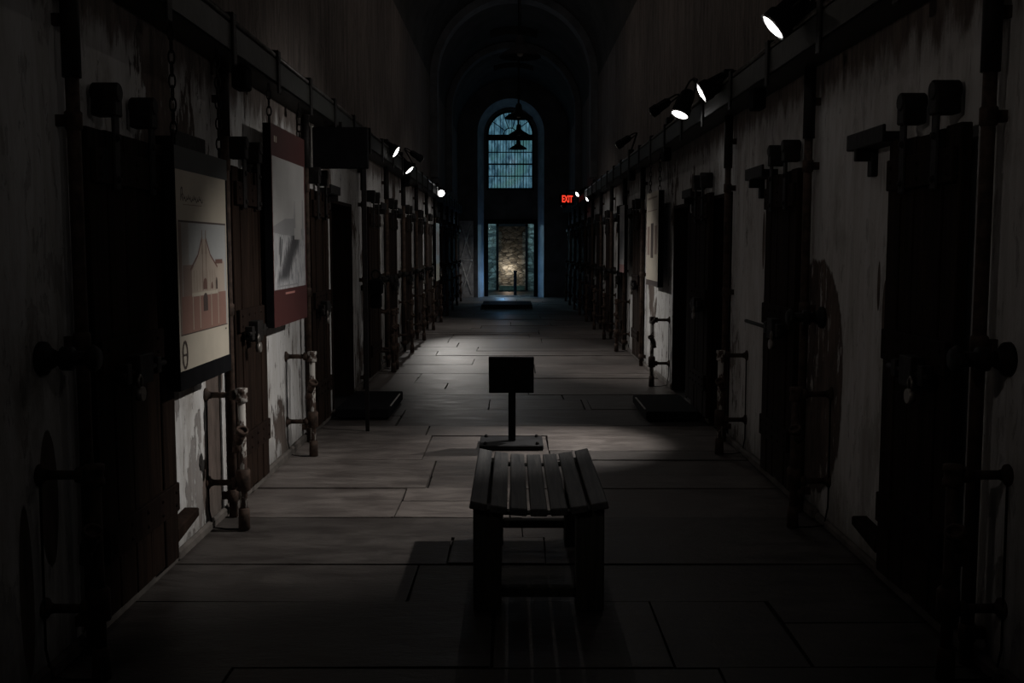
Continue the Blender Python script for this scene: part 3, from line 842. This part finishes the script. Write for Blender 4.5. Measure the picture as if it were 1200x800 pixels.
# ------------------------------------------------------------------ spotlights
def spot(side, pos, aim, power, label, angle=62, blend=.6, size=.075, lit=True, colr=(1, .955, .90)):
    s = 1 if side == 'left' else -1
    rx = -1.44 if side == 'left' else 1.50
    d = (V(aim)-V(pos)).normalized(); p = V(pos)
    base = V((rx-s*.05, p.y-d.y*.12, 2.75))
    t = thing('track_spotlight', label, 'spotlight', base, 0, 'spotlights along the rails')
    q = p-base
    bm = bmesh.new()
    lathe(bm, [(0, -.20), (size*.55, -.20), (size*.8, -.17), (size*.85, -.06), (size, -.045), (size, .012), (size*.9, .012), (size*.88, -.02)], q, d, 24)
    obj('lamp_can', bm, M['black'], t)
    bm = bmesh.new(); lathe(bm, [(0, .030), (size*.4, .027), (size*.7, .020), (size*.9, .010)], q, d, 24); obj('lens', bm, M['lens'], t)
    bm = bmesh.new(); lathe(bm, [(size*.9, .006), (size*1.03, .006), (size*1.03, .018), (size*.9, .018), (size*.9, .006)], q, d, 24); obj('rim', bm, M['silver'], t)
    u, w = frame_of(d)
    c = q-d*.1
    bm = bmesh.new(); path(bm, [c+u*size, c+u*size*1.15-d*.03, c-d*.20+u*size*.6, c-d*.22, c-d*.20-u*size*.6, c-u*size*1.15-d*.03, c-u*size], .008, 6)
    path(bm, [c-d*.22, c-d*.22+V((0,0,-.02)), V((0,0,.0))], .011, 8); obj('yoke', bm, M['iron'], t)
    bm = bmesh.new(); box(bm, -.035, .035, -.05, .05, -.04, .02); obj('mount', bm, M['iron'], t, bevel=.005)
    L = bpy.data.lights.new('spot_beam', 'SPOT'); L.energy = power; L.spot_size = math.radians(angle); L.spot_blend = blend
    L.shadow_soft_size = .03; L.color = colr
    lo = bpy.data.objects.new('spot_beam', L); col.objects.link(lo); lo.parent = t
    lo.location = q+d*.05; lo.rotation_euler = d.to_track_quat('-Z', 'Y').to_euler()
    return t
spot('right', (1.38, 5.50, 2.66), (-1.5, 5.85, .05), 285, 'large lit spotlight on the right rail nearest the camera', 62, 1, .085)
spot('right', (1.38, 7.52, 2.62), (-1.6, 7.85, 1.0), 85, 'lit spotlight facing across from the right rail, upper of a close pair', 88, 1)
spot('right', (1.36, 8.40, 2.58), (.30, 7.78, 0), 330, 'lit spotlight tipped down on the right rail, lower of a close pair', 42, 1)
spot('left', (-1.38, 12.24, 2.63), (1.65, 12.05, .75), 170, 'lit spotlight on the left rail just past the black panel', 50, 1)
spot('left', (-1.38, 13.84, 2.54), (.9, 13.6, .0), 150, 'lit spotlight on the left rail between the panel and the starry lamp', 74, 1)
spot('left', (-1.40, 20.38, 2.57), (.15, 15.0, .0), 260, 'bright spotlight far on the left rail shining toward the camera', 38, 1)
spot('right', (1.38, 21.7, 2.62), (-1.3, 20.2, .8), 90, 'lit spotlight far on the right rail beside the exit sign', 70, .8, .055)
spot('right', (1.42, 19.4, 2.41), (-1.3, 18.6, .8), 70, 'small lit spotlight on the right rail just nearer than the exit sign', 70, .8, .045)
spot('right', (1.38, 27.8, 2.60), (-.9, 29.5, .0), 90, 'tiny lit spotlight on the right rail beyond the exit sign', 70, .8, .06)
spot('right', (1.40, 10.3, 2.84), (-1.6, 12.9, .9), 60, 'dark spotlight on the right rail turned away, nearer of two', 70, 1, .055)
spot('right', (1.40, 13.6, 2.84), (-1.6, 16.6, .9), 70, 'dark spotlight on the right rail turned away, farther of two', 75, 1, .055)
spot('left', (-1.38, 15.7, 2.84), (1.68, 18.2, .9), 70, 'added dark spotlight on the left rail turned away, filling the right wall', 75, 1, .055)  # added to brighten the farther right wall
spot('right', (1.42, 1.6, 2.64), (-1.62, 5.9, 2.1), 9, 'added fill spotlight on the right rail out of view, washing the left wall', 64, 1, .075, colr=(1, .90, .82))  # unseen fixture added to lift the left wall
spot('left', (-1.38, 1.9, 2.62), (1.70, 5.6, 1.5), 15, 'added fill spotlight on the left rail out of view, washing the right wall', 70, 1, .075, colr=(1, .87, .77))  # unseen fixture added to lift the near right wall

# ------------------------------------------------------------------ exit sign
t = thing('exit_sign', 'small red lit EXIT sign hung from the right rail far down the corridor', 'sign', (1.24, 23.2, 2.58), math.radians(32))
bm = bmesh.new(); box(bm, -.19, .19, .0, .05, -.12, .12); obj('housing', bm, M['black'], t, bevel=.006)
bm = bmesh.new(); tube(bm, (0, .025, .12), (0, .025, .20), .012, 8); box(bm, -.02, .26, .01, .04, .18, .21); obj('hanger', bm, M['iron'], t)
cu = bpy.data.curves.new('exit_text', 'FONT'); cu.body = 'EXIT'; cu.size = .2; cu.align_x = 'CENTER'; cu.align_y = 'CENTER'; cu.extrude = .002; cu.offset = .006
tmp = bpy.data.objects.new('tmp', cu); col.objects.link(tmp)
dg = bpy.context.evaluated_depsgraph_get(); me = bpy.data.meshes.new_from_object(tmp.evaluated_get(dg)); bpy.data.objects.remove(tmp)
me.materials.clear(); me.materials.append(M['exit_red'])
lt = bpy.data.objects.new('lettering', me); col.objects.link(lt); lt.parent = t; lt.location = (0, -.004, 0); lt.rotation_euler = (PI/2, 0, 0); lt.scale = (.72, 1.05, 1)

# ------------------------------------------------------------------ pendant lamps on the centre line
for i, (x, y, z, lab) in enumerate(((.09, 11.7, 3.62, 'nearest dark pendant lamp with wide shade high over the corridor'), (.11, 17.0, 3.60, 'second dark pendant lamp, overlapping the top of the arched window'),
                             (.14, 21.6, 3.81, 'third dark pendant lamp, against the upper window panes'), (.16, 27.0, 4.05, 'farthest dark pendant lamp, lowest against the window panes'))):
    if i == 0:
        p0 = thing('pendant_lamp', lab, 'lamp', (x, y, z), 0, 'pendant lamps down the corridor')
        bm = bmesh.new(); lathe(bm, [(.235, 0), (.232, .012), (.18, .055), (.10, .10), (.055, .135), (.05, .21), (.03, .24), (.0, .245)], (0,0,0), n=32)
        lathe(bm, [(.235, 0), (.175, .045), (.095, .09), (.0, .10)], (0,0,-.001), n=32); obj('shade', bm, M['black'], p0)
        bm = bmesh.new(); lathe(bm, [(0, -.0), (.03, .01), (.04, .045), (.02, .09)], (0, 0, .005), n=12); obj('bulb', bm, M['edge'], p0)
        bm = bmesh.new(); tube(bm, (0, 0, .24), (0, 0, 2.4), .013, 8); obj('rod', bm, M['black'], p0)
        o = p0
    else:
        o = dup(p0); o.location = (x, y, z); o['label'] = lab

# ------------------------------------------------------------------ braced board leaning by the end wall
t = thing('braced_board', 'pale upright board with crossed braces against the end wall, left of doorway', 'board', (-1.36, 30.9, 0))
bm = bmesh.new(); box(bm, -.22, .20, .0, .035, 0, 2.3); obj('backing', bm, M['white_board'], t)
bm = bmesh.new()
def bar2(x0, z0, x1, z1): tube(bm, (x0, -.012, z0), (x1, -.012, z1), .026, 4)
bar2(-.17, .10, .13, 1.05); bar2(.13, .10, -.17, 1.05); bar2(-.19, 1.12, .17, 1.12); bar2(-.17, 1.2, .13, 2.2); bar2(.13, 1.2, -.17, 2.2)
obj('cross_brace', bm, simple('pale_brace', (.5, .5, .5)), t)

# ------------------------------------------------------------------ lights
def point(name, loc, power, c, r=.1):
    L = bpy.data.lights.new(name, 'POINT'); L.energy = power; L.color = c; L.shadow_soft_size = r
    o = bpy.data.objects.new(name, L); col.objects.link(o); o.location = loc; return o
point('warm_cell_lamp', (-.14, YV+2.28, .70), 14, (1, .68, .50), 0)
point('vestibule_lamp', (-1.3, YV-2.6, 2.4), 100, (.58, .86, 1), 0)
point('vestibule_lamp', (1.3, YV-2.6, 2.4), 50, (.60, .92, 1), 0)
point('doorway_daylight', (-.28, YB-.10, .55), 9, (.20, .52, 1), 0)
point('doorway_daylight', (.1, YB-.10, 1.45), 1.0, (.24, .55, 1), 0)
for y_, e_, c_ in ((.8, 1.0, 0), (4.2, 1.8, 0), (7.6, 3.6, 0), (11, 5, 0), (14.5, 5, 0), (18, 2.6, 1), (22.3, 2.2, 1), (28, 1.6, 1)):
    point('ambient_fill', (XC, y_, 4.45), e_, ((1, .90, .82), (.86, .93, 1))[c_], 0)  # added dim fill along the axis, no fixture at these points

w = bpy.data.worlds.new('dusk'); sc.world = w; w.use_nodes = True
bgn = w.node_tree.nodes['Background']; bgn.inputs[0].default_value = (.05, .10, .14, 1); bgn.inputs[1].default_value = .1

# ------------------------------------------------------------------ camera
cam = bpy.data.cameras.new('camera'); cam.lens = 36; cam.sensor_width = 36; cam.clip_start = .05; cam.clip_end = 200
co = bpy.data.objects.new('camera', cam); col.objects.link(co); co.location = (0, 0, 1.5)
co.rotation_euler = (PI/2-math.atan(110/1200), 0, 0)
sc.camera = co
sc.view_settings.view_transform = 'Standard'; sc.view_settings.look = 'None'
sc.view_settings.exposure = 0; sc.view_settings.gamma = 1
sc.cycles.use_denoising = True
sc.cycles.max_bounces = 8
sc.cycles.sample_clamp_indirect = 3
